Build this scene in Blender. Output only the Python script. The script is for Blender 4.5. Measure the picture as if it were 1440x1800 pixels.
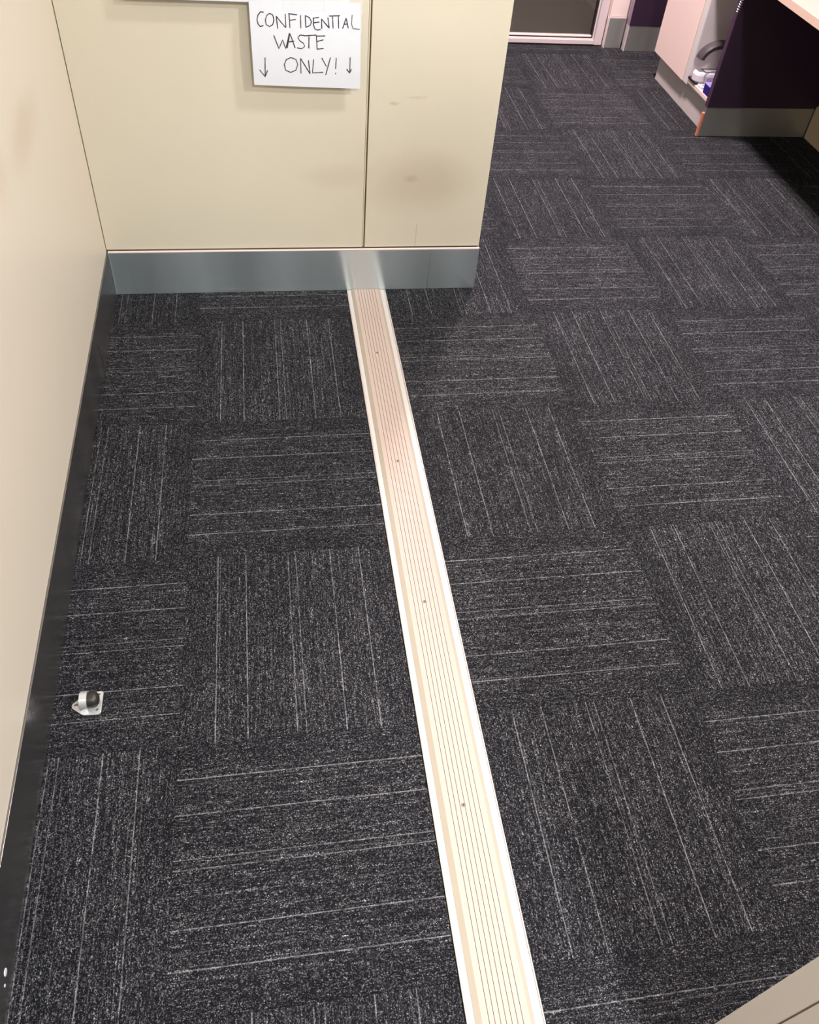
import bpy, bmesh, math, random
from mathutils import Matrix, Vector

random.seed(7)
scene = bpy.context.scene
for o in list(bpy.data.objects):
    bpy.data.objects.remove(o, do_unlink=True)
COL = scene.collection

# ------------------------------------------------------------------ camera
cd = bpy.data.cameras.new('camera')
cam = bpy.data.objects.new('camera', cd)
COL.objects.link(cam)
cd.sensor_fit = 'HORIZONTAL'
cd.sensor_width = 36.0
cd.lens = 36.0 * 1452.98 / 1440.0
cd.shift_y = -0.01255
cd.clip_start = 0.02
cam.matrix_world = Matrix(((0.9873, 0.0568, -0.1481, -0.3216),
                           (-0.1422, 0.7302, -0.6683, -0.3522),
                           (0.0702, 0.6809, 0.7291, 1.6238),
                           (0, 0, 0, 1)))
scene.camera = cam

# ------------------------------------------------------------------ world, lights, exposure
world = bpy.data.worlds.new('world')
scene.world = world
world.use_nodes = True
bgn = world.node_tree.nodes['Background']
bgn.inputs['Color'].default_value = (1.0, 0.98, 0.98, 1)
bgn.inputs['Strength'].default_value = 0.22


def ceiling_or_fill_lamp(name, loc, size, power, color):
    ld = bpy.data.lights.new(name, 'AREA')
    ld.shape = 'DISK'
    ld.size = size
    ld.energy = power
    ld.color = color
    o = bpy.data.objects.new(name, ld)
    o.location = loc
    COL.objects.link(o)
    return o


ceiling_or_fill_lamp('ceiling_or_fill_light', (1.00, 1.45, 2.70), 0.20, 47, (1.0, 0.98, 0.97))
ceiling_or_fill_lamp('ceiling_or_fill_light', (1.80, 0.20, 2.70), 0.20, 74, (1.0, 0.98, 0.97))
ceiling_or_fill_lamp('ceiling_or_fill_light', (0.35, -1.00, 2.60), 0.22, 92, (1.0, 0.99, 0.98))  # unseen fill lamp added behind the camera for the near left wall
ceiling_or_fill_lamp('ceiling_or_fill_light', (1.02, 3.55, 2.70), 0.22, 134, (1.0, 0.85, 0.88))
ceiling_or_fill_lamp('ceiling_or_fill_light', (1.20, 5.70, 2.70), 0.22, 30, (1.0, 0.96, 0.90))  # unseen lamp added to brighten the floor beyond the glass

scene.view_settings.view_transform = 'Standard'
scene.view_settings.look = 'None'
scene.view_settings.gamma = 1.0
scene.view_settings.use_curve_mapping = False
scene.view_settings.exposure = 0.04


# ------------------------------------------------------------------ node helpers
def srgb(r, g, b):
    f = lambda c: (c / 255 / 12.92) if c / 255 <= 0.04045 else ((c / 255 + 0.055) / 1.055) ** 2.4
    return (f(r), f(g), f(b), 1.0)


class NT:
    def __init__(self, name):
        self.m = bpy.data.materials.new(name)
        self.m.use_nodes = True
        self.t = self.m.node_tree
        self.b = self.t.nodes['Principled BSDF']
        self.out = self.t.nodes['Material Output']

    def n(self, typ, **kw):
        nd = self.t.nodes.new(typ)
        for k, v in kw.items():
            setattr(nd, k, v)
        return nd

    def l(self, a, b):
        self.t.links.new(a, b)

    def val(self, sock, v):
        if hasattr(v, 'is_linked') or hasattr(v, 'links'):
            self.l(v, sock)
        else:
            sock.default_value = v

    def math(self, op, a, b=None, c=None, clamp=False):
        nd = self.n('ShaderNodeMath', operation=op, use_clamp=clamp)
        self.val(nd.inputs[0], a)
        if b is not None:
            self.val(nd.inputs[1], b)
        if c is not None:
            self.val(nd.inputs[2], c)
        return nd.outputs[0]

    def mapr(self, v, a, b, c=0.0, d=1.0, smooth=False):
        nd = self.n('ShaderNodeMapRange', interpolation_type='SMOOTHSTEP' if smooth else 'LINEAR')
        self.val(nd.inputs['Value'], v)
        for k, x in zip(('From Min', 'From Max', 'To Min', 'To Max'), (a, b, c, d)):
            nd.inputs[k].default_value = x
        return nd.outputs['Result']

    def mix(self, f, a, b, blend='MIX'):
        nd = self.n('ShaderNodeMix', data_type='RGBA', blend_type=blend)
        self.val(nd.inputs[0], f)
        self.val(nd.inputs[6], a)
        self.val(nd.inputs[7], b)
        return nd.outputs[2]

    def coord(self, kind='Object'):
        return self.n('ShaderNodeTexCoord').outputs[kind]

    def scaled(self, vec, s):
        nd = self.n('ShaderNodeVectorMath', operation='MULTIPLY')
        self.l(vec, nd.inputs[0])
        nd.inputs[1].default_value = s
        return nd.outputs[0]

    def noise(self, vec, scale, detail=2.0, rough=0.5):
        nd = self.n('ShaderNodeTexNoise')
        if vec is not None:
            self.l(vec, nd.inputs['Vector'])
        nd.inputs['Scale'].default_value = scale
        nd.inputs['Detail'].default_value = detail
        nd.inputs['Roughness'].default_value = rough
        return nd.outputs['Fac']

    def bump(self, h, strength=0.3, dist=0.001):
        nd = self.n('ShaderNodeBump')
        nd.inputs['Strength'].default_value = strength
        nd.inputs['Distance'].default_value = dist
        self.l(h, nd.inputs['Height'])
        self.l(nd.outputs[0], self.b.inputs['Normal'])


def plain(name, col, rough=0.5, metal=0.0, var=0.05, scale=18.0, spec=0.5, bump=0.0):
    """painted / laminate / plastic: one colour with a faint procedural mottle"""
    N = NT(name)
    f = N.noise(N.coord(), scale, 4.0, 0.6)
    dark = tuple(c * (1 - var) for c in col[:3]) + (1,)
    lite = tuple(min(1, c * (1 + var)) for c in col[:3]) + (1,)
    N.l(N.mix(f, dark, lite), N.b.inputs['Base Color'])
    N.b.inputs['Roughness'].default_value = rough
    N.b.inputs['Metallic'].default_value = metal
    N.b.inputs['Specular IOR Level'].default_value = spec
    if bump:
        N.bump(N.noise(N.coord(), 900.0, 2.0), bump, 0.0004)
    return N.m


def carpet_material():
    N = NT('carpet_tile_loop_pile')
    co = N.coord()
    rnd = N.n('ShaderNodeObjectInfo').outputs['Random']
    off = N.n('ShaderNodeCombineXYZ')
    N.l(N.math('MULTIPLY', rnd, 37.0), off.inputs[2])
    add = N.n('ShaderNodeVectorMath', operation='ADD')
    N.l(co, add.inputs[0])
    N.l(off.outputs[0], add.inputs[1])
    pv = add.outputs[0]
    sep = N.n('ShaderNodeSeparateXYZ')
    N.l(co, sep.inputs[0])
    u = N.math('ADD', N.math('MULTIPLY', sep.outputs[0], 2.0), 0.5)     # 0..1 across the stripes
    # yarn lines shared by every tile
    wob = N.math('MULTIPLY', N.math('SUBTRACT', N.noise(N.scaled(pv, (2, 60, 1)), 1.0, 2.0), 0.5), 0.0035)
    uw = N.math('ADD', u, wob)
    lines = [(.150, 1.0, .0042), (.163, .35, .004), (.118, .25, .003), (.205, .30, .004), (.285, .95, .0042),
             (.335, .18, .004), (.395, .26, .004), (.438, .22, .003), (.492, .75, .004), (.508, .35, .004), (.530, .70, .004),
             (.556, .22, .004), (.610, .28, .004), (.655, .20, .003), (.702, 1.0, .0042), (.742, .25, .004),
             (.790, .22, .004), (.826, .40, .004), (.848, .95, .0042), (.872, .25, .003)]
    tot = None
    for p, a, w in lines:
        d = N.math('ABSOLUTE', N.math('SUBTRACT', uw, p))
        v = N.mapr(d, 0.0, w * 0.8, a if a > 0.6 else a * 0.55, 0.0)
        tot = v if tot is None else N.math('ADD', tot, v)
    brk = N.mapr(N.noise(N.scaled(pv, (25, 55, 1)), 1.0, 3.0, 0.6), 0.36, 0.60, 0.15, 1.0)
    tot = N.math('MULTIPLY', tot, brk, clamp=True)
    # weaker irregular streaks, absent from the plain margins along both sides
    cdist = N.math('ABSOLUTE', N.math('SUBTRACT', u, 0.5))
    inner = N.mapr(cdist, 0.36, 0.43, 1.0, 0.55, True)
    st = N.noise(N.scaled(pv, (520, 12, 1)), 1.0, 2.0, 0.6)
    streak = N.math('MULTIPLY', N.mapr(st, 0.50, 0.74, 0.0, 1.0), inner)
    st2 = N.noise(N.scaled(pv, (560, 110, 1)), 1.0, 3.0, 0.6)
    # loops
    vor = N.n('ShaderNodeTexVoronoi', feature='F1')
    N.l(N.scaled(pv, (600, 480, 1)), vor.inputs['Vector'])
    vor.inputs['Scale'].default_value = 1.0
    vor.inputs['Randomness'].default_value = 0.8
    cell = N.n('ShaderNodeSeparateColor')
    N.l(vor.outputs['Color'], cell.inputs[0])
    loop = N.math('POWER', cell.outputs[0], 3.0)
    crown = N.mapr(vor.outputs['Distance'], 0.1, 0.7, 1.0, 0.15)
    vor2 = N.n('ShaderNodeTexVoronoi', feature='F1')
    N.l(N.scaled(pv, (330, 150, 1)), vor2.inputs['Vector'])
    vor2.inputs['Scale'].default_value = 1.0
    cell2 = N.n('ShaderNodeSeparateColor')
    N.l(vor2.outputs['Color'], cell2.inputs[0])
    clump = N.math('POWER', cell2.outputs[1], 2.5)
    amt = N.math('ADD', N.math('MULTIPLY', streak, 0.8), N.mapr(st2, 0.38, 0.78, 0.04, 0.70))
    speck = N.math('MULTIPLY', N.math('MULTIPLY', N.math('MULTIPLY', loop, N.math('MULTIPLY', amt, 0.84)), N.mapr(clump, 0.0, 1.0, 0.62, 1.5)), crown, clamp=True)
    col = N.mix(speck, srgb(15, 15, 19), srgb(240, 237, 242))
    lineamt = N.math('MULTIPLY', tot, N.math('MULTIPLY', N.mapr(cell.outputs[1], 0.0, 1.0, 0.45, 1.0), N.mapr(vor.outputs['Distance'], 0.2, 0.75, 1.0, 0.6)))
    col = N.mix(N.math('MULTIPLY', lineamt, 0.60), col, srgb(214, 212, 216))
    big = N.noise(pv, 5.0, 2.0)
    col = N.mix(1.0, col, N.mapr(big, 0.3, 0.7, 0.86, 1.12), 'MULTIPLY')
    N.l(col, N.b.inputs['Base Color'])
    N.b.inputs['Roughness'].default_value = 0.95
    N.b.inputs['Specular IOR Level'].default_value = 0.12
    N.bump(N.math('SUBTRACT', 1.0, vor.outputs['Distance']), 0.6, 0.0015)
    return N.m


def steel_material(name, base, rough, haze, hazemix):
    """brushed stainless: a sharp lobe under a hazy one, fine grain, a few scratches"""
    N = NT(name)
    co = N.coord()
    smear = N.noise(N.scaled(co, (7, 7, 1.2)), 1.0, 1.0, 0.5)
    c = N.mix(smear, tuple(x * 0.86 for x in base[:3]) + (1,), tuple(min(1, x * 1.16) for x in base[:3]) + (1,))
    N.l(c, N.b.inputs['Base Color'])
    N.b.inputs['Metallic'].default_value = 1.0
    N.l(N.mapr(smear, 0.3, 0.75, rough * 0.9, rough * 1.2), N.b.inputs['Roughness'])
    h = N.n('ShaderNodeBsdfPrincipled')
    N.l(c, h.inputs['Base Color'])
    h.inputs['Metallic'].default_value = 0.35
    h.inputs['Roughness'].default_value = haze
    mx = N.n('ShaderNodeMixShader')
    N.l(N.mapr(N.noise(N.scaled(co, (6, 6, 0.3)), 1.0, 0.0, 0.5), 0.3, 0.7, hazemix * 0.82, hazemix * 1.25), mx.inputs[0])
    N.l(N.b.outputs[0], mx.inputs[1])
    N.l(h.outputs[0], mx.inputs[2])
    N.l(mx.outputs[0], N.out.inputs['Surface'])
    return N.m


def soft_patch(N, co, col, cx, cz, rx, rz, tint, amt, nscale=9.0):
    """a soft tinted patch (panel scuffs, wall blotches) around (cx, cz), broken up by noise"""
    sep = N.n('ShaderNodeSeparateXYZ')
    N.l(co, sep.inputs[0])
    dx = N.math('DIVIDE', N.math('SUBTRACT', sep.outputs[0], cx), rx)
    dz = N.math('DIVIDE', N.math('SUBTRACT', sep.outputs[2], cz), rz)
    d = N.math('SQRT', N.math('ADD', N.math('MULTIPLY', dx, dx), N.math('MULTIPLY', dz, dz)))
    d = N.math('ADD', d, N.math('MULTIPLY', N.math('SUBTRACT', N.noise(co, nscale, 4.0), 0.5), 0.8))
    f = N.math('MULTIPLY', N.mapr(d, 0.15, 1.0, 1.0, 0.0, True), amt)
    return N.mix(f, col, tint)


def panel_material():
    N = NT('cream_laminate_panel')
    co = N.coord()
    col = N.mix(N.noise(co, 6.0, 3.0), srgb(210, 204, 184), srgb(216, 209, 190))
    dirt = srgb(176, 160, 136)
    col = soft_patch(N, co, col, 0.17, 0.385, 0.24, 0.13, dirt, 0.40, 5.0)
    col = soft_patch(N, co, col, -0.10, 0.41, 0.16, 0.05, dirt, 0.20, 6.0)
    col = soft_patch(N, co, col, 0.131, 0.402, 0.030, 0.018, srgb(150, 132, 108), 0.30, 70.0)
    col = soft_patch(N, co, col, 0.065, 0.634, 0.022, 0.008, srgb(150, 136, 116), 0.4, 60.0)
    col = soft_patch(N, co, col, 0.13, 0.652, 0.05, 0.007, srgb(176, 160, 136), 0.3, 60.0)
    N.l(col, N.b.inputs['Base Color'])
    N.b.inputs['Roughness'].default_value = 0.42
    return N.m


def wall_material():
    N = NT('cream_wall_paint')
    co = N.coord()
    col = N.mix(N.noise(co, 2.2, 3.0), srgb(215, 204, 186), srgb(221, 210, 192))
    sw = N.n('ShaderNodeSeparateXYZ')
    N.l(co, sw.inputs[0])
    cb = N.n('ShaderNodeCombineXYZ')
    N.l(sw.outputs[1], cb.inputs[0])
    N.l(sw.outputs[2], cb.inputs[2])
    col = soft_patch(N, cb.outputs[0], col, 1.58, 0.80, 0.24, 0.09, srgb(190, 160, 140), 0.38, 4.0)  # brownish blotches in the base colour, high on the wall
    col = soft_patch(N, cb.outputs[0], col, 1.30, 0.86, 0.12, 0.12, srgb(196, 166, 146), 0.32, 4.0)
    N.l(col, N.b.inputs['Base Color'])
    N.b.inputs['Roughness'].default_value = 0.38
    return N.m


def glass_material():
    N = NT('clear_glass')
    N.b.inputs['Base Color'].default_value = (0.93, 0.95, 0.95, 1)
    N.b.inputs['Roughness'].default_value = 0.02
    N.b.inputs['IOR'].default_value = 1.45
    N.b.inputs['Transmission Weight'].default_value = 1.0
    return N.m


def tape_material():
    N = NT('clear_adhesive_tape')
    N.b.inputs['Base Color'].default_value = (0.95, 0.97, 0.97, 1)
    N.b.inputs['Roughness'].default_value = 0.12
    N.b.inputs['Alpha'].default_value = 0.16
    N.bump(N.noise(N.scaled(N.coord(), (60, 60, 14)), 1.0, 3.0), 0.35, 0.002)
    return N.m


def paper_material():
    N = NT('white_paper')
    N.l(N.mix(N.noise(N.coord(), 30.0, 3.0), srgb(220, 225, 233), srgb(227, 231, 238)), N.b.inputs['Base Color'])
    N.b.inputs['Roughness'].default_value = 0.55
    return N.m


def strip_material(name, a, b, rough):
    N = NT(name)
    co = N.coord()
    f = N.noise(N.scaled(co, (220, 5, 1)), 1.0, 3.0, 0.6)
    g = N.noise(co, 26.0, 4.0, 0.6)
    col = N.mix(N.math('MULTIPLY', N.math('ADD', f, g), 0.5), a, b)
    sp = N.mapr(N.noise(co, 160.0, 2.0), 0.72, 0.78, 0.0, 0.5)
    col = N.mix(sp, col, srgb(160, 140, 122))
    N.l(col, N.b.inputs['Base Color'])
    N.b.inputs['Roughness'].default_value = rough
    N.b.inputs['Specular IOR Level'].default_value = 0.2
    return N.m


M = {
    'carpet': carpet_material(),
    'screed': plain('grey_screed', srgb(70, 68, 66), 0.9),
    'carpet2': plain('brown_mat_carpet', srgb(96, 86, 78), 0.95, var=0.3, scale=260, spec=0.1),
    'wall': wall_material(),
    'panel': panel_material(),
    'panel_edge': plain('panel_edge_strip', srgb(205, 193, 165), 0.5),
    'groove': plain('dark_joint_sealant', srgb(128, 110, 86), 0.8),
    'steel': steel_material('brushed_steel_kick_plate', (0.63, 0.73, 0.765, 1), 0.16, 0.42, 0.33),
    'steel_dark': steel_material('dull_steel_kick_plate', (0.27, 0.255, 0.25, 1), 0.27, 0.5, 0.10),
    'steel_mid': steel_material('grey_steel_kick_plate', (0.44, 0.44, 0.42, 1), 0.30, 0.5, 0.42),
    'grey_kick': plain('grey_laminate_kick_board', srgb(214, 201, 197), 0.45, var=0.04),
    'cream_kick': plain('beige_kick_board', srgb(208, 186, 156), 0.5, var=0.04),
    'flange': strip_material('cream_metal_flange', srgb(196, 186, 180), srgb(206, 197, 191), 0.38),
    'flange_lip': plain('grey_metal_lip', srgb(176, 168, 164), 0.4),
    'plate': strip_material('cream_ribbed_plate', srgb(181, 161, 150), srgb(191, 171, 160), 0.55),
    'ramp': plain('tan_shade_and_scuff', srgb(164, 153, 136), 0.5),  # ramp shade put into the colour; also used for the scuff mark
    'groove_dark': plain('dark_groove_tone', srgb(104, 92, 82), 0.9),  # darker brown tone down in the grooves
    'screw': plain('screw_metal', srgb(140, 124, 110), 0.4, metal=0.4),
    'screw_dark': plain('screw_recess', srgb(60, 50, 44), 0.7),
    'chrome': plain('satin_chrome', (0.68, 0.69, 0.69, 1), 0.2, metal=0.5, var=0.02),
    'rubber': plain('black_rubber', srgb(44, 38, 34), 0.45, var=0.15, scale=60),
    'paper': paper_material(),
    'ink': plain('marker_ink', srgb(50, 46, 58), 0.6),
    'tape': tape_material(),
    'clear': tape_material(),
    'board': plain('white_board', srgb(228, 231, 234), 0.35),
    'board_under': plain('grey_board_edge', srgb(104, 112, 112), 0.5),
    'glass': glass_material(),
    'alu': plain('pale_powdercoat_frame', srgb(206, 190, 192), 0.4),
    'alu_bright': plain('bright_glazing_bead', srgb(240, 218, 214), 0.4),
    'seal': plain('dark_glazing_seal', srgb(42, 34, 36), 0.6),
    'pink_wall': plain('pale_pink_paint', srgb(236, 212, 208), 0.5),
    'purple': plain('aubergine_laminate', srgb(48, 29, 49), 0.5, var=0.05, scale=6),
    'purple_edge': plain('aubergine_edge_band', srgb(74, 48, 72), 0.45),
    'lavender': plain('lavender_grey_edge', srgb(150, 128, 146), 0.5),
    'pink': plain('pale_pink_laminate', srgb(255, 224, 215), 0.45, var=0.02),
    'cream_edge': plain('cream_edge_band', srgb(246, 224, 198), 0.45),
    'white_lam': plain('white_laminate', srgb(226, 216, 216), 0.45, var=0.02),
    'copper': plain('salmon_raw_edge', srgb(214, 132, 108), 0.6, var=0.12, scale=80),
    'worktop': plain('pale_timber_worktop', srgb(184, 167, 154), 0.4, var=0.03),
    'worktop_edge': plain('worktop_edge_band', srgb(226, 194, 174), 0.45, var=0.03),
    'white_plastic': plain('white_plastic', srgb(226, 214, 226), 0.3),
    'grey_plastic': plain('charcoal_plastic', srgb(74, 66, 70), 0.35),
    'black_plastic': plain('black_plastic', srgb(28, 24, 28), 0.4),
    'blue': plain('blue_card', srgb(38, 22, 120), 0.5),
    'lilac': plain('lilac_card', srgb(150, 130, 206), 0.5),
    'orange': plain('orange_plastic', srgb(214, 120, 80), 0.5),
    'wire': plain('silver_wire', (0.75, 0.73, 0.70, 1), 0.3, metal=0.8),
    'jamb': plain('greige_door_frame_paint', srgb(222, 217, 212), 0.45, var=0.02, scale=5),
    'seam': plain('shadow_seam', srgb(104, 92, 82), 0.8),
}


# ------------------------------------------------------------------ object helpers
def link(name, bm, mat, parent=None, loc=(0, 0, 0), rotz=0.0, smooth=False):
    me = bpy.data.meshes.new(name)
    bm.normal_update()
    bm.to_mesh(me)
    bm.free()
    if smooth:
        for p in me.polygons:
            p.use_smooth = True
    for m in (mat if isinstance(mat, (list, tuple)) else [mat]):
        me.materials.append(M[m])
    o = bpy.data.objects.new(name, me)
    o.location = loc
    o.rotation_euler = (0, 0, rotz)
    COL.objects.link(o)
    if parent is not None:
        o.parent = parent
    return o


def tag(o, label, cat=None, kind=None, group=None):
    o['label'] = label
    if cat:
        o['category'] = cat
    if kind:
        o['kind'] = kind
    if group:
        o['group'] = group
    return o


def empty(name, loc=(0, 0, 0), rotz=0.0):
    o = bpy.data.objects.new(name, None)
    o.location = loc
    o.rotation_euler = (0, 0, rotz)
    o.empty_display_size = 0.05
    COL.objects.link(o)
    return o


def box(x0, x1, y0, y1, z0, z1, bev=0.0, bm=None, seg=2):
    own = bmesh.new()
    bmesh.ops.create_cube(own, size=1.0)
    for v in own.verts:
        v.co = Vector(((x0 + x1) / 2 + v.co.x * (x1 - x0), (y0 + y1) / 2 + v.co.y * (y1 - y0), (z0 + z1) / 2 + v.co.z * (z1 - z0)))
    if bev:
        bmesh.ops.bevel(own, geom=list(own.edges), offset=bev, segments=seg, affect='EDGES', profile=0.5)
    if bm is None:
        return own
    me = bpy.data.meshes.new('tmp')
    own.to_mesh(me)
    own.free()
    bm.from_mesh(me)
    bpy.data.meshes.remove(me)
    return bm


def extrude_profile(pts, y0, y1, mats=None, closed=True):
    """profile in x,z swept along y; mats = material index for each profile edge"""
    bm = bmesh.new()
    a = [bm.verts.new((x, y0, z)) for x, z in pts]
    b = [bm.verts.new((x, y1, z)) for x, z in pts]
    n = len(pts)
    for i in range(n if closed else n - 1):
        j = (i + 1) % n
        f = bm.faces.new((a[i], a[j], b[j], b[i]))
        if mats:
            f.material_index = mats[i]
    if closed:
        bm.faces.new(a)
        bm.faces.new(list(reversed(b)))
    bmesh.ops.recalc_face_normals(bm, faces=bm.faces)
    return bm


def prism(pts, z0, z1, bev=0.0):
    bm = bmesh.new()
    lo = [bm.verts.new((x, y, z0)) for x, y in pts]
    hi = [bm.verts.new((x, y, z1)) for x, y in pts]
    n = len(pts)
    bm.faces.new(list(reversed(lo)))
    top = bm.faces.new(hi)
    for i in range(n):
        j = (i + 1) % n
        bm.faces.new((lo[i], lo[j], hi[j], hi[i]))
    bmesh.ops.recalc_face_normals(bm, faces=bm.faces)
    if bev:
        bmesh.ops.bevel(bm, geom=list(top.edges), offset=bev, segments=2, affect='EDGES', profile=0.5)
    return bm


def lathe(profile, segs=24, axis='z', center=(0, 0, 0)):
    """profile of (r, h) turned around an axis"""
    bm = bmesh.new()
    rings = []
    for r, h in profile:
        ring = []
        for k in range(segs):
            a = 2 * math.pi * k / segs
            p = (r * math.cos(a), r * math.sin(a), h)
            if axis == 'x':
                p = (h, r * math.cos(a), r * math.sin(a))
            ring.append(bm.verts.new(Vector(p) + Vector(center)))
        rings.append(ring)
    for i in range(len(rings) - 1):
        for k in range(segs):
            q = (k + 1) % segs
            bm.faces.new((rings[i][k], rings[i][q], rings[i + 1][q], rings[i + 1][k]))
    bm.faces.new(list(reversed(rings[0])))
    bm.faces.new(rings[-1])
    bmesh.ops.recalc_face_normals(bm, faces=bm.faces)
    return bm


def sweep(path, section, closed_section=True):
    """section (list of (n, b) offsets) swept along a list of (pos, normal, binormal)"""
    bm = bmesh.new()
    rings = [[bm.verts.new(Vector(p) + Vector(n) * s + Vector(b) * t) for s, t in section] for p, n, b in path]
    m = len(section)
    for i in range(len(rings) - 1):
        for k in range(m if closed_section else m - 1):
            q = (k + 1) % m
            bm.faces.new((rings[i][k], rings[i][q], rings[i + 1][q], rings[i + 1][k]))
    if closed_section:
        bm.faces.new(rings[0])
        bm.faces.new(list(reversed(rings[-1])))
    bmesh.ops.recalc_face_normals(bm, faces=bm.faces)
    return bm


# ================================================================== the setting
SX0, SX1 = -0.0675, 0.0675          # joint cover edges
YB = 2.160                          # face of the kick plate on the back wall
XR = 2.330                          # right wall
YF = 4.660                          # far end of the room
TH = 0.007                          # carpet tile thickness


def wall_x(y):                      # the left wall runs very slightly out of square
    return -0.848 + 0.009 * (2.16 - y)


floor = link('floor', box(-1.30, 2.60, -1.60, YF, -0.06, -TH), 'screed')
tag(floor, 'charcoal striped carpet tile floor laid in alternating directions', 'floor', 'structure')

tile_cache = {}


def carpet_tile(cx, cy, rot, clip):
    """one 0.5 m tile centred at cx, cy; clip = world rectangle that cuts it"""
    x0, x1 = max(cx - 0.25, clip[0]) - cx, min(cx + 0.25, clip[1]) - cx
    y0, y1 = max(cy - 0.25, clip[2]) - cy, min(cy + 0.25, clip[3]) - cy
    if x1 - x0 < 0.01 or y1 - y0 < 0.01:
        return
    if rot:                          # turned a quarter: local x = world y, local y = -world x
        key = (round(y0, 4), round(y1, 4), round(-x1, 4), round(-x0, 4))
    else:
        key = (round(x0, 4), round(x1, 4), round(y0, 4), round(y1, 4))
    me = tile_cache.get(key)
    if me is None:
        g = 0.0001
        bm = box(key[0] + g, key[1] - g, key[2] + g, key[3] - g, -TH, 0.0)
        top = [e for e in bm.edges if all(v.co.z > -1e-5 for v in e.verts)]
        bmesh.ops.bevel(bm, geom=top, offset=0.0007, segments=1, affect='EDGES', profile=0.5)
        me = bpy.data.meshes.new('carpet_tile')
        bm.to_mesh(me)
        bm.free()
        me.materials.append(M['carpet'])
        tile_cache[key] = me
    o = bpy.data.objects.new('carpet_tile', me)
    o.location = (cx, cy, random.uniform(-0.0004, 0.0002))
    o.rotation_euler = (0, 0, math.pi / 2 if rot else 0.0)
    o.parent = floor
    COL.objects.link(o)


for row in range(-3, 10):
    for c in range(-2, 5):
        if c < 0:
            cx, cy = -0.0695 + 0.5 * (c + 0.5), 0.5 * (row + 0.5) - 0.010
            clip = (-0.862, SX0 - 0.0005, -1.6, YF - 0.02)
        else:
            cx, cy = 0.0685 + 0.5 * (c + 0.5), 0.5 * (row + 0.5)
            clip = (SX1 + 0.0005, XR, -1.6, YF - 0.02)
        carpet_tile(cx, cy, (c + row) % 2 != 0, clip)

# ---- left wall
bm = prism([(-1.25, -1.6), (wall_x(-1.6), -1.6), (wall_x(2.30), 2.30), (-1.25, 2.30)], 0.156, 2.75)
wl = link('wall_left', bm, 'wall')
tag(wl, 'plain cream painted side wall above a dark metal skirting', 'wall', 'structure')
T = 0.004
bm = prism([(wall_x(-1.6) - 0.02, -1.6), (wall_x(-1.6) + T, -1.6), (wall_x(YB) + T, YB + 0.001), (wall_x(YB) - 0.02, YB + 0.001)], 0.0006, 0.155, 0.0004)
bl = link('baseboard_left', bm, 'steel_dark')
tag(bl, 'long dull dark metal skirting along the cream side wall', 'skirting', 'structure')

xs = wall_x(1.75) + T + 0.0005
bm = bmesh.new()
q = [(xs + 0.0004, 1.7330, 0.104), (xs + 0.0004, 1.7312, 0.104), (xs + 0.0004, 1.7470, 0.012), (xs + 0.0004, 1.7488, 0.012)]
bm.faces.new([bm.verts.new(v) for v in q])
bmesh.ops.solidify(bm, geom=list(bm.faces), thickness=-0.0004)
link('scratch', bm, 'white_plastic', bl)
link('paint_spot', lathe([(0.007, -0.0004), (0.0066, 0.0006), (0.003, 0.0010)], 9, 'x'), 'paper', bl, (wall_x(0.09) + T, 0.090, 0.044))
link('paint_spot', lathe([(0.003, -0.0004), (0.0026, 0.0006), (0.001, 0.0008)], 7, 'x'), 'paper', bl, (wall_x(0.07) + T, 0.072, 0.036))

# ---- back wall with its movement joint above the floor joint cover
wb = link('wall_back', box(-0.90, 0.372, YB + 0.022, YB + 0.140, 0.0015, 2.75), 'panel_edge')
tag(wb, 'cream panelled wall end carrying the paper sign, split by a vertical joint', 'wall', 'structure')
YP = YB + 0.004
zb = 0.1635
link('panel', box(-0.846, -0.0185, YP, YP + 0.018, zb, 2.75, 0.0008), 'panel', wb)
link('panel', box(-0.0095, 0.3865, YP, YP + 0.018, zb, 2.75, 0.0008), 'panel', wb)
link('joint_bead', box(-0.0175, -0.0135, YP + 0.002, YP + 0.018, zb + 0.001, 2.75, 0.0006), 'panel_edge', wb)
link('joint_recess', box(-0.0135, -0.0095, YP + 0.010, YP + 0.020, zb + 0.001, 2.75), 'groove', wb)
link('end_panel', box(0.3715, 0.3865, YP + 0.0185, YB + 0.140, zb, 2.75, 0.0008), 'panel', wb)
link('crack', box(0.1630, 0.1638, YP - 0.0001, YP + 0.002, zb + 0.0005, 0.245), 'groove', wb)
link('shadow_gap', box(-0.846, 0.3855, YP + 0.006, YP + 0.020, 0.150, zb), 'groove', wb)
bb = link('baseboard_back', box(wall_x(YB) + T, 0.217, YB - 0.003, YB + 0.004, 0.0008, 0.1555, 0.0014), 'steel')
link('end_piece', box(0.2175, 0.3885, YB - 0.003, YB + 0.004, 0.0008, 0.1555, 0.0014), 'steel', bb)
link('return_plate', box(0.3845, 0.3885, YB + 0.0045, YB + 0.140, 0.0008, 0.1555, 0.0012), 'steel', bb)
link('highlight_lip', box(wall_x(YB) + T + 0.001, 0.3885, YB - 0.0040, YB + 0.004, 0.1557, 0.1590, 0.001), 'alu_bright', bb)  # pale lip added, its bright colour stands in for the edge highlight
link('corner_trim', box(wall_x(YB) + T + 0.0002, wall_x(YB) + T + 0.0035, YB - 0.0065, YB - 0.0032, 0.001, 0.1545, 0.0006), 'steel', bb)
tag(bb, 'brushed steel kick plate under the cream sign wall, reflecting the floor strip', 'skirting', 'structure')

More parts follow.
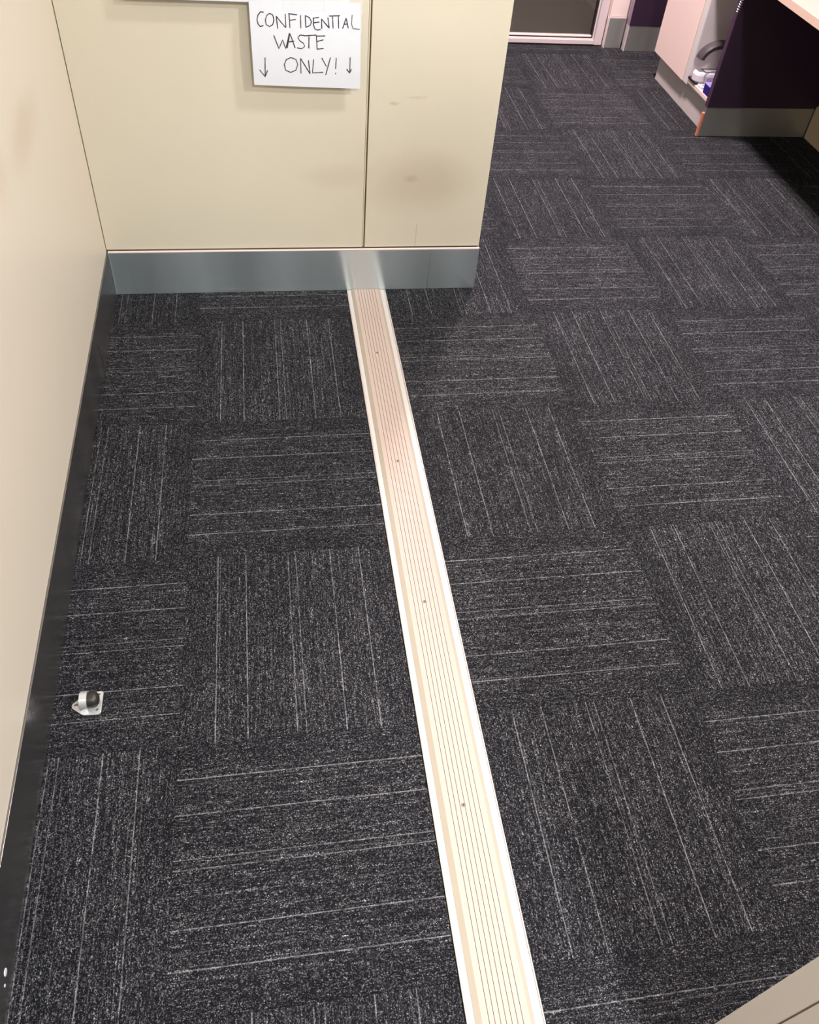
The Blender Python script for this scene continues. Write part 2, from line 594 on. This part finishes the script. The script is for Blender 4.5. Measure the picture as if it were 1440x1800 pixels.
# ---- door frame jamb beside the camera and the wall behind it
jy = -0.167
jx = 0.249
tj = link('trim_1', box(jx, jx + 0.10, jy - 0.0365, jy, 0.0008, 2.10, 0.0012), 'jamb')
link('seam', box(jx + 0.0012, jx + 0.09, jy - 0.0382, jy - 0.0366, 0.0008, 2.10), 'seam', tj)
link('rear_frame', box(jx, jx + 0.10, jy - 0.0900, jy - 0.0383, 0.0008, 2.10, 0.0012), 'jamb', tj)
tag(tj, 'greige door frame upright at the near right corner', 'door frame', 'structure')
wf = link('wall_front', box(jx + 0.1005, 2.60, jy - 0.085, jy - 0.005, 0.0008, 2.75), 'wall')
tag(wf, 'cream wall behind the door frame upright', 'wall', 'structure')

# ---- far end: glazed screen, pillar, room beyond
f2 = link('floor', box(-1.30, 3.0, YF + 0.065, 7.2, -0.06, -0.001), 'carpet2')
tag(f2, 'brownish carpet seen through the far glass', 'floor', 'structure')
w1 = empty('window_1', (1.1, YF, 0))
tag(w1, 'far glazed screen in a pale frame with a low bottom rail', 'window', 'structure')
fx0 = -0.75 - 1.1
fx1 = 1.640 - 1.1
link('bottom_rail', box(fx0, fx1, 0.0, 0.06, 0.0008, 0.024, 0.002), 'alu', w1)
link('glazing_bead', box(fx0, 1.592 - 1.1, 0.008, 0.05, 0.024, 0.030, 0.001), 'alu_bright', w1)
link('seal', box(fx0, 1.588 - 1.1, 0.012, 0.046, 0.030, 0.036), 'seal', w1)
link('glazing_bead', box(fx0, 1.586 - 1.1, 0.014, 0.045, 0.036, 0.043, 0.001), 'alu_bright', w1)
link('seal', box(1.583 - 1.1, 1.589 - 1.1, 0.012, 0.046, 0.036, 2.1), 'seal', w1)
link('glazing_bead', box(1.589 - 1.1, 1.597 - 1.1, 0.008, 0.05, 0.024, 2.1, 0.001), 'alu', w1)
link('stile', box(1.597 - 1.1, 1.644 - 1.1, -0.012, 0.06, 0.0008, 2.1, 0.004), 'alu', w1)
link('pane', box(fx0, 1.584 - 1.1, 0.026, 0.032, 0.042, 2.1), 'glass', w1)

wfar = link('wall_far', box(1.6465, 2.60, 4.640, 4.760, 0.156, 2.75), 'pink_wall')
link('pillar_face', box(1.6475, 1.7480, 4.618, 4.6395, 0.162, 2.75, 0.002), 'pink_wall', wfar)
tag(wfar, 'pale pink pillar beside the far glazed screen', 'wall', 'structure')
bfar = link('baseboard_far', box(1.6465, 1.7480, 4.612, 4.640, 0.0008, 0.155, 0.0014), 'steel_mid')
link('edge_trim', box(1.6440, 1.6462, 4.606, 4.640, 0.0008, 0.157, 0.0006), 'alu_bright', bfar)
link('top_trim', box(1.6465, 1.7480, 4.6125, 4.640, 0.1553, 0.1612, 0.0006), 'alu', bfar)
tag(bfar, 'small dark steel kick plate at the foot of the pale pink pillar', 'skirting', 'structure')

# ---- right wall under the desk
wr = link('wall_right', box(XR + 0.002, XR + 0.12, jy, 4.76, 0.150, 2.75), 'purple')
tag(wr, 'dark wall in the shade under the worktop', 'wall', 'structure')
br = link('baseboard_right', box(XR - 0.010, XR + 0.10, jy, 3.428, 0.0008, 0.1495, 0.001), 'cream_kick')
tag(br, 'beige kick board along the dark wall under the worktop', 'skirting', 'structure')

# ================================================================== floor joint cover strip
st = empty('joint_cover_strip', (0, 0, 0))
tag(st, 'long cream ribbed metal joint cover strip screwed down between the carpet tiles', 'floor strip')
Y0, Y1 = -1.55, YB - 0.004
hf, hc = 0.0016, 0.0046             # flange top, centre plate top
# left and right flange, each with its outer lip
lf = link('flange', extrude_profile([(SX0, -TH), (SX0, 0.0018), (SX0 + 0.0016, 0.0026), (SX0 + 0.0026, hf - 0.0006), (SX0 + 0.0034, hf),
                                     (-0.0535, hf), (-0.0535, -TH)], Y0, Y1, [0, 0, 0, 1, 0, 0, 0]), ['flange', 'flange_lip'], st)
rf = link('flange', extrude_profile([(0.0490, -TH), (0.0490, hf), (SX1 - 0.0056, hf), (SX1 - 0.0050, hf - 0.0008), (SX1 - 0.0030, hf - 0.0008),
                                     (SX1 - 0.0024, 0.0026), (SX1, 0.0020), (SX1, -TH)], Y0, Y1, [0, 0, 1, 1, 1, 0, 0, 0]), ['flange', 'flange_lip'], st)
# centre plate: ramps with shade put into their tan, ribs with seven grooves
prof, mats = [(-0.0532, -0.004), (-0.0532, hf), (-0.0415, hc)], [1, 1]
gx = [-0.0293 + 0.0097 * k for k in range(7)]
gw, gd = 0.00055, 0.0011
for g in gx:
    mats.append(0)
    prof += [(g - gw, hc)]
    mats.append(2)
    prof += [(g, hc - gd)]
    mats.append(2)
    prof += [(g + gw, hc)]
mats.append(0)
prof += [(0.0415, hc)]
mats.append(1)
prof += [(0.0487, hf)]
mats.append(1)
prof += [(0.0487, -0.004)]
mats += [1]
link('ribbed_plate', extrude_profile(prof, Y0, Y1, mats), ['plate', 'ramp', 'groove_dark'], st)
for (wy, wl_, wx, ww) in ((0.355, 0.045, 0.0500, 0.0030), (0.255, 0.110, 0.0496, 0.0022), (0.060, 0.030, 0.0500, 0.0020)):
    link('worn_patch', prism([(wx - 0.0004, wy - wl_ / 2), (wx + ww, wy - wl_ * 0.3), (wx + ww * 0.7, wy + wl_ * 0.25), (wx - 0.0004, wy + wl_ / 2)], hf - 0.0002, hf + 0.00012), 'flange_lip', st)
link('scuff_mark', prism([(0.0120, 0.268), (0.0128, 0.268), (0.0150, 0.280), (0.0142, 0.280)], hc - 0.0002, hc + 0.0001), 'ramp', st)
for sy in (1.789, 1.290, 0.802, 0.298, -0.20, -0.70):
    s = link('screw', lathe([(0.0046, -0.002), (0.0046, 0.0004), (0.0040, 0.0008), (0.0030, 0.0005), (0.0020, -0.0004)], 20), 'screw', st, (-0.0030, sy, hc))
    link('socket', lathe([(0.0019, -0.001), (0.0019, 0.0006), (0.0012, 0.0007)], 10), 'screw_dark', s)

# ================================================================== door stop
ds = empty('door_stop', (-0.7610, 0.6060, 0.0))
tag(ds, 'small chrome hooped door stop with a black rubber buffer beside the dark skirting', 'door stop')
out = []
for (cx, cy, r, a0, a1) in ((-0.0240, -0.003, 0.0085, 120, 235), (-0.0020, -0.0120, 0.0150, 240, 275), (0.0215, -0.0200, 0.0080, -95, 10), (0.0235, 0.0215, 0.0060, -5, 105), (-0.0020, 0.0120, 0.0150, 90, 120)):
    for k in range(9):
        a = math.radians(a0 + (a1 - a0) * k / 8)
        out.append((cx + r * math.cos(a), cy + r * math.sin(a)))
link('base_plate', prism(out, 0.0004, 0.0034, 0.0008), 'chrome', ds)
# inverted-U hoop standing across the plate
path = []
R, H0 = 0.0185, 0.013
pts = [(-R, 0.0034)] + [(-R, 0.0034 + H0 * k / 3) for k in (1, 2)]
for k in range(17):
    a = math.pi - math.pi * k / 16
    pts.append((R * math.cos(a), 0.0034 + H0 + R * math.sin(a)))
pts += [(R, 0.0034 + H0 * k / 3) for k in (2, 1)] + [(R, 0.0034)]
for i, (y, z) in enumerate(pts):
    y2, z2 = pts[min(i + 1, len(pts) - 1)]
    y1, z1 = pts[max(i - 1, 0)]
    t = Vector((0, y2 - y1, z2 - z1)).normalized()
    path.append(((-0.004, y, z), (0, t.z, -t.y), (1, 0, 0)))
link('hoop', sweep(path, [(-0.0011, -0.0075), (-0.0011, 0.0075), (0.0011, 0.0075), (0.0011, -0.0075)]), 'chrome', ds)
link('rubber_buffer', lathe([(0.0162, -0.011), (0.0168, 0.006), (0.0168, 0.014), (0.0150, 0.0210), (0.0100, 0.0250), (0.002, 0.0262)], 28, 'x', (0.0, 0.0, 0.0172)),
     'rubber', ds, smooth=True)
for (x, y) in ((-0.0235, -0.002), (0.0215, -0.0175), (0.0215, 0.0190)):
    s = link('screw', lathe([(0.0036, -0.001), (0.0036, 0.0003), (0.0026, 0.0009), (0.001, 0.0010)], 16), 'screw', ds, (x, y, 0.0034))
    link('socket', box(-0.0014, 0.0014, -0.0004, 0.0004, 0.0004, 0.00115), 'screw_dark', s)

# ================================================================== notice board edge and taped paper sign
nb = empty('notice_board', (-0.372, YP, 0.8965))
tag(nb, 'white wall board whose bottom edge shows above the paper sign', 'board')
link('face', box(-0.292, 0.296, -0.024, -0.003, 0.0012, 0.42, 0.001), 'board', nb)
link('bottom_edge', box(-0.291, 0.295, -0.0235, -0.0004, 0.0, 0.0011, 0.0003), 'board_under', nb)

PW, PH = 0.297, 0.210
TL, TR, BL, BR = (-0.343, 0.9030), (-0.0450, 0.9050), (-0.3420, 0.6905), (-0.0405, 0.6838)


def sheet(u, v, lift=0.0):           # u, v in 0..1 over the sheet -> world, gently bowed away from the wall
    x = (TL[0] * (1 - u) + TR[0] * u) * (1 - v) + (BL[0] * (1 - u) + BR[0] * u) * v
    z = (TL[1] * (1 - u) + TR[1] * u) * (1 - v) + (BL[1] * (1 - u) + BR[1] * u) * v
    y = YP - 0.0252 - 0.004 * math.sin(math.pi * v * 0.9) - 0.0015 * math.sin(3.2 * u + 0.6) * v - lift
    return (x, y, z)


bm = bmesh.new()
nu, nv = 24, 18
for side, lift in ((0, 0.0003), (1, 0.0)):
    g = [[bm.verts.new(sheet(i / nu, j / nv, lift)) for i in range(nu + 1)] for j in range(nv + 1)]
    for j in range(nv):
        for i in range(nu):
            q = (g[j][i], g[j + 1][i], g[j + 1][i + 1], g[j][i + 1])
            bm.faces.new(q if side == 0 else tuple(reversed(q)))
sign = link('paper_sign', bm, 'paper', smooth=True)
tag(sign, 'white handwritten sheet reading CONFIDENTIAL WASTE ONLY with two down arrows, taped up', 'sign')
STROKES = [
 [(37.7, 26.5), (29.0, 26.1), (22.6, 32.9), (18.9, 43.7), (20.9, 54.5), (26.4, 60.6), (35.3, 58.2)],
 [(53.1, 28.7), (45.1, 34.0), (40.8, 44.8), (42.5, 55.6), (50.9, 60.0), (59.9, 55.2), (63.4, 44.3), (61.4, 32.8), (53.1, 28.7)],
 [(72.5, 64.1), (70.2, 35.0)],
 [(70.2, 35.0), (81.8, 48.5), (94.1, 61.5)],
 [(94.2, 29.1), (94.8, 60.8)],
 [(104.4, 28.9), (105.5, 61.8)],
 [(102.1, 28.4), (125.7, 30.6)],
 [(105.3, 44.1), (121.8, 41.3)],
 [(134.8, 31.4), (134.5, 61.7)],
 [(147.6, 31.1), (147.9, 59.3)],
 [(147.6, 31.7), (158.2, 36.3), (163.9, 45.8), (159.9, 54.4), (147.9, 59.3)],
 [(169.2, 37.6), (168.7, 52.7), (172.5, 62.7), (179.2, 65.0), (188.0, 63.5)],
 [(167.2, 37.3), (184.0, 35.2)],
 [(168.5, 48.2), (185.0, 46.0)],
 [(191.0, 61.6), (190.9, 38.6)],
 [(190.9, 38.6), (210.8, 59.3)],
 [(208.2, 34.7), (211.1, 59.9)],
 [(211.6, 31.4), (240.2, 29.9)],
 [(220.5, 32.1), (221.8, 60.3)],
 [(236.3, 30.9), (237.0, 59.6)],
 [(247.6, 59.7), (257.5, 34.3), (263.1, 58.7)],
 [(250.6, 50.0), (261.1, 48.5)],
 [(273.8, 27.5), (272.2, 48.9), (275.6, 59.0), (294.5, 60.9)],
 [(61.0, 81.0), (73.0, 113.5), (84.1, 91.0), (92.0, 113.0), (103.1, 74.2)],
 [(95.6, 110.9), (104.4, 74.8), (117.3, 110.3)],
 [(100.6, 95.6), (115.3, 93.3)],
 [(142.0, 78.8), (131.8, 78.2), (125.7, 84.5), (130.5, 92.2), (140.6, 98.2), (143.1, 106.0), (134.9, 111.6), (122.2, 109.5)],
 [(142.0, 79.8), (176.1, 77.0)],
 [(155.6, 80.6), (154.3, 110.4)],
 [(176.1, 80.1), (176.9, 111.3)],
 [(174.7, 79.5), (199.7, 78.5)],
 [(176.7, 92.8), (194.8, 87.9)],
 [(176.9, 111.3), (195.1, 109.1)],
 [(34.1, 136.8), (31.5, 186.6)],
 [(17.2, 169.1), (31.5, 187.2), (38.9, 169.5)],
 [(104.2, 134.4), (91.5, 140.3), (85.5, 153.6), (89.0, 167.6), (102.3, 172.7), (116.8, 166.5), (122.7, 151.6), (118.0, 138.8), (104.2, 134.4)],
 [(130.6, 174.5), (130.8, 135.4)],
 [(130.8, 135.7), (155.9, 174.8)],
 [(152.2, 139.8), (155.6, 174.2)],
 [(166.2, 137.1), (162.7, 171.9), (192.4, 169.8)],
 [(189.4, 133.1), (201.7, 154.1)],
 [(213.4, 130.7), (199.2, 176.4)],
 [(229.4, 131.7), (227.1, 159.6)],
 [(226.6, 170.0), (227.6, 173.3)],
 [(268.2, 128.8), (266.7, 168.8)],
 [(258.2, 159.4), (266.7, 169.4), (271.7, 158.9)],
]

hw = 1.3
GLYPHS = [('letter', 1), ('letter', 1), ('letter', 3), ('letter', 3), ('letter', 1), ('letter', 2), ('letter', 3), ('letter', 3), ('letter', 2),
          ('letter', 1), ('letter', 2), ('letter', 1), ('letter', 1), ('letter', 2), ('letter', 1), ('letter', 2), ('letter', 4), ('arrow', 2),
          ('letter', 1), ('letter', 3), ('letter', 1), ('letter', 2), ('exclamation_mark', 2), ('arrow', 2)]
it = iter(STROKES)
for gname, count in GLYPHS:
    bm = bmesh.new()
    for s in [next(it) for _ in range(count)]:
        pts = []
        for k in range(len(s) - 1):      # resample so that the pen stroke follows the bowed sheet
            (ax, ay), (bx, by) = s[k], s[k + 1]
            n = max(1, int(math.hypot(bx - ax, by - ay) / 5))
            pts += [(ax + (bx - ax) * i / n, ay + (by - ay) * i / n) for i in range(n)]
        pts.append(s[-1])
        L, Rr = [], []
        for i, (x, y) in enumerate(pts):
            x1, y1 = pts[max(i - 1, 0)]
            x2, y2 = pts[min(i + 1, len(pts) - 1)]
            d = math.hypot(x2 - x1, y2 - y1) or 1
            nx, ny = -(y2 - y1) / d, (x2 - x1) / d
            w = hw * (0.85 + 0.3 * random.random())
            L.append(bm.verts.new(sheet((x + nx * w) / 297, (y + ny * w) / 210, 0.0007)))
            Rr.append(bm.verts.new(sheet((x - nx * w) / 297, (y - ny * w) / 210, 0.0007)))
        for i in range(len(pts) - 1):
            bm.faces.new((L[i], L[i + 1], Rr[i + 1], Rr[i]))
    link(gname, bm, 'ink', sign)


def tape(u0, u1, v0, v1):
    bm = bmesh.new()
    n = 10
    g = [[bm.verts.new(sheet(u0 + (u1 - u0) * i / n, v0 + (v1 - v0) * j / n, 0.0011)) for i in range(n + 1)] for j in range(n + 1)]
    for j in range(n):
        for i in range(n):
            bm.faces.new((g[j][i], g[j + 1][i], g[j + 1][i + 1], g[j][i + 1]))
    link('tape', bm, 'tape', sign, smooth=True)


tape(0.30, 0.68, -0.04, 0.10)
tape(0.66, 1.02, -0.03, 0.13)
tape(0.90, 1.012, 0.14, 0.34)

# ================================================================== reception desk on the right
CX = 1.760                           # front of the cabinets
ek = empty('desk_end_panel', (CX, 3.43, 0))
tag(ek, 'dark aubergine end panel of the desk standing on a steel kick plate', 'desk panel')
link('panel', box(0.0, XR - CX - 0.002, 0.0, 0.030, 0.138, 0.684, 0.002), 'purple', ek)
link('edge_band', box(-0.0016, -0.0001, 0.001, 0.029, 0.139, 0.684, 0.0004), 'purple_edge', ek)
link('kick_plate', box(0.000, XR - CX - 0.012, 0.006, 0.018, 0.0008, 0.1375, 0.001), 'steel_mid', ek)
link('raw_edge', box(-0.012, -0.0005, 0.002, 0.018, 0.0008, 0.112, 0.002), 'copper', ek)

cu = empty('desk_cabinet', (CX + 0.012, 3.46, 0))
tag(cu, 'pale pink desk cabinet with an open bay beside the aubergine end panel', 'cabinet')
D = 0.45
link('door', box(0.0, 0.018, 0.332, 0.735, 0.128, 0.684, 0.0015), 'pink', cu)
link('door_edge', box(0.0005, 0.018, 0.3295, 0.3318, 0.1285, 0.684, 0.0004), 'cream_edge', cu)
link('divider', box(0.006, D, 0.276, 0.326, 0.1285, 0.684, 0.001), 'white_lam', cu)
link('divider_edge', box(0.003, 0.0058, 0.277, 0.325, 0.129, 0.684, 0.0005), 'white_lam', cu)
link('shelf', box(0.006, D, 0.002, 0.2755, 0.1340, 0.1600, 0.001), 'white_lam', cu)
link('shelf_edge', box(0.003, 0.0058, 0.002, 0.2755, 0.1425, 0.1595, 0.0005), 'pink', cu)
link('back_panel', box(D + 0.0005, D + 0.012, 0.002, 0.735, 0.1285, 0.684), 'white_lam', cu)
link('side', box(0.019, D, 0.717, 0.735, 0.1285, 0.684, 0.001), 'pink', cu)
link('kick_board', box(0.028, 0.044, 0.002, 0.700, 0.0008, 0.1278, 0.001), 'grey_kick', cu)
link('rear_kick_board', box(D - 0.03, D, 0.002, 0.700, 0.0008, 0.1278, 0.001), 'grey_kick', cu)
link('end_kick_board', box(0.0445, D - 0.031, 0.684, 0.700, 0.0008, 0.1278, 0.001), 'grey_kick', cu)

wt = empty('worktop', (1.73, 1.9, 0.685))
tag(wt, 'pale timber worktop corner at the upper right above the dark shade', 'worktop')
link('top', box(0.002, XR - 1.73, 0.0, 2.30, 0.0006, 0.030, 0.001), 'worktop', wt)
link('edge_band', box(0.0, 0.0018, 0.0, 2.30, 0.0006, 0.030, 0.0006), 'worktop_edge', wt)
link('bracket', box(0.35, XR - 1.73 - 0.001, 0.5, 0.53, -0.25, 0.0), 'purple', wt)

sp = empty('screen_panel', (1.75, 4.565, 0))
tag(sp, 'dark purple panel with steel kick beside the far pink pillar', 'panel')
link('board', box(0.004, 0.70, 0.0, 0.040, 0.136, 1.10, 0.002), 'purple', sp)
link('edge_band', box(0.0, 0.0038, 0.0, 0.040, 0.136, 1.10, 0.001), 'lavender', sp)
link('kick_plate', box(0.008, 0.70, 0.004, 0.036, 0.0008, 0.1355, 0.001), 'steel_mid', sp)
link('kick_edge', box(0.0, 0.0078, 0.003, 0.037, 0.0008, 0.1355, 0.001), 'alu', sp)

# ---- things in the open bay
SZ = 0.1602
hp = empty('hole_punch', (1.770, 3.688, SZ))
tag(hp, 'white desktop punch with a big curved charcoal lever in the open bay', 'hole punch')
link('tray', box(0.0, 0.21, -0.044, 0.044, 0.0, 0.012, 0.004), 'black_plastic', hp)
b = []
for k in range(13):
    a = math.radians(90 + 180 * k / 12)
    b.append((0.043 + 0.042 * math.cos(a), 0.041 * math.sin(a)))
b += [(0.205, -0.041), (0.205, 0.041)]
link('body', prism(b, 0.0122, 0.052, 0.014), 'white_plastic', hp)
link('front_window', box(0.055, 0.170, -0.0435, -0.0412, 0.016, 0.034, 0.001), 'lilac', hp)
path = []
for k in range(17):
    t = k / 16
    a = math.radians(172 - 120 * t)
    p = Vector((0.108 + 0.096 * math.cos(a), 0.004, 0.096 + 0.074 * math.sin(a)))
    n = Vector((math.cos(a), 0, math.sin(a)))
    path.append((p, n, (0, 1, 0)))
link('lever', sweep(path, [(-0.013, -0.026), (0.004, -0.028), (0.013, -0.020), (0.013, 0.020), (0.004, 0.028), (-0.013, 0.026)]), 'grey_plastic', hp)
link('hinge_post', box(0.148, 0.196, -0.022, 0.022, 0.0522, 0.152, 0.004), 'black_plastic', hp)

tr = empty('tape_dispenser', (1.776, 3.612, SZ))
tag(tr, 'clear plastic tape holder with an orange tip in front of the punch', 'tape holder')
link('case', box(0.004, 0.090, -0.022, 0.022, 0.0, 0.010, 0.003), 'white_plastic', tr)
link('roll', lathe([(0.020, -0.009), (0.033, -0.009), (0.034, 0.0), (0.033, 0.009), (0.020, 0.009)], 24), 'glass', tr, (0.052, 0.002, 0.044))
tr.children[-1].rotation_euler = (math.pi / 2, 0, 0)
bm = box(0.002, 0.092, -0.0235, -0.0215, 0.076, 0.079)
for q in ((0.002, 0.092, 0.0215, 0.0235, 0.076, 0.079), (0.002, 0.004, -0.0214, 0.0214, 0.076, 0.079), (0.090, 0.092, -0.0214, 0.0214, 0.076, 0.079)):
    box(*q, bm=bm)
link('rim', bm, 'black_plastic', tr)
link('cover', box(0.003, 0.091, -0.0225, 0.0225, 0.0105, 0.0758, 0.003), 'clear', tr)
link('cutter', box(0.060, 0.070, -0.031, -0.0245, 0.0, 0.052, 0.002), 'orange', tr)

bx = empty('blue_box', (1.778, 3.530, SZ))
tag(bx, 'small dark blue box with a lilac lid on the open shelf', 'box')
link('body', box(0.0, 0.06, -0.030, 0.028, 0.0, 0.040, 0.0015), 'blue', bx)
link('lid', box(-0.001, 0.061, -0.031, 0.029, 0.0402, 0.046, 0.0015), 'lilac', bx)

# ---- coiled cord against the edge of the aubergine panel
bm_path = []
turns, npt = 15, 15 * 10
top, bot = Vector((1.766, 3.424, 0.684)), Vector((1.7535, 3.424, 0.546))
for k in range(npt + 1):
    t = k / npt
    a = 2 * math.pi * turns * t
    c = top.lerp(bot, t)
    rad = Vector((math.cos(a), math.sin(a) * 0.55, 0))
    bm_path.append((c + rad * 0.0075, rad.normalized(), (0, 0, 1)))
cc = link('coiled_cord', sweep(bm_path, [(-0.0014, 0), (0, 0.0014), (0.0014, 0), (0, -0.0014)]), 'wire')
tag(cc, 'silver coiled cord hanging from the worktop on the aubergine panel', 'cord')
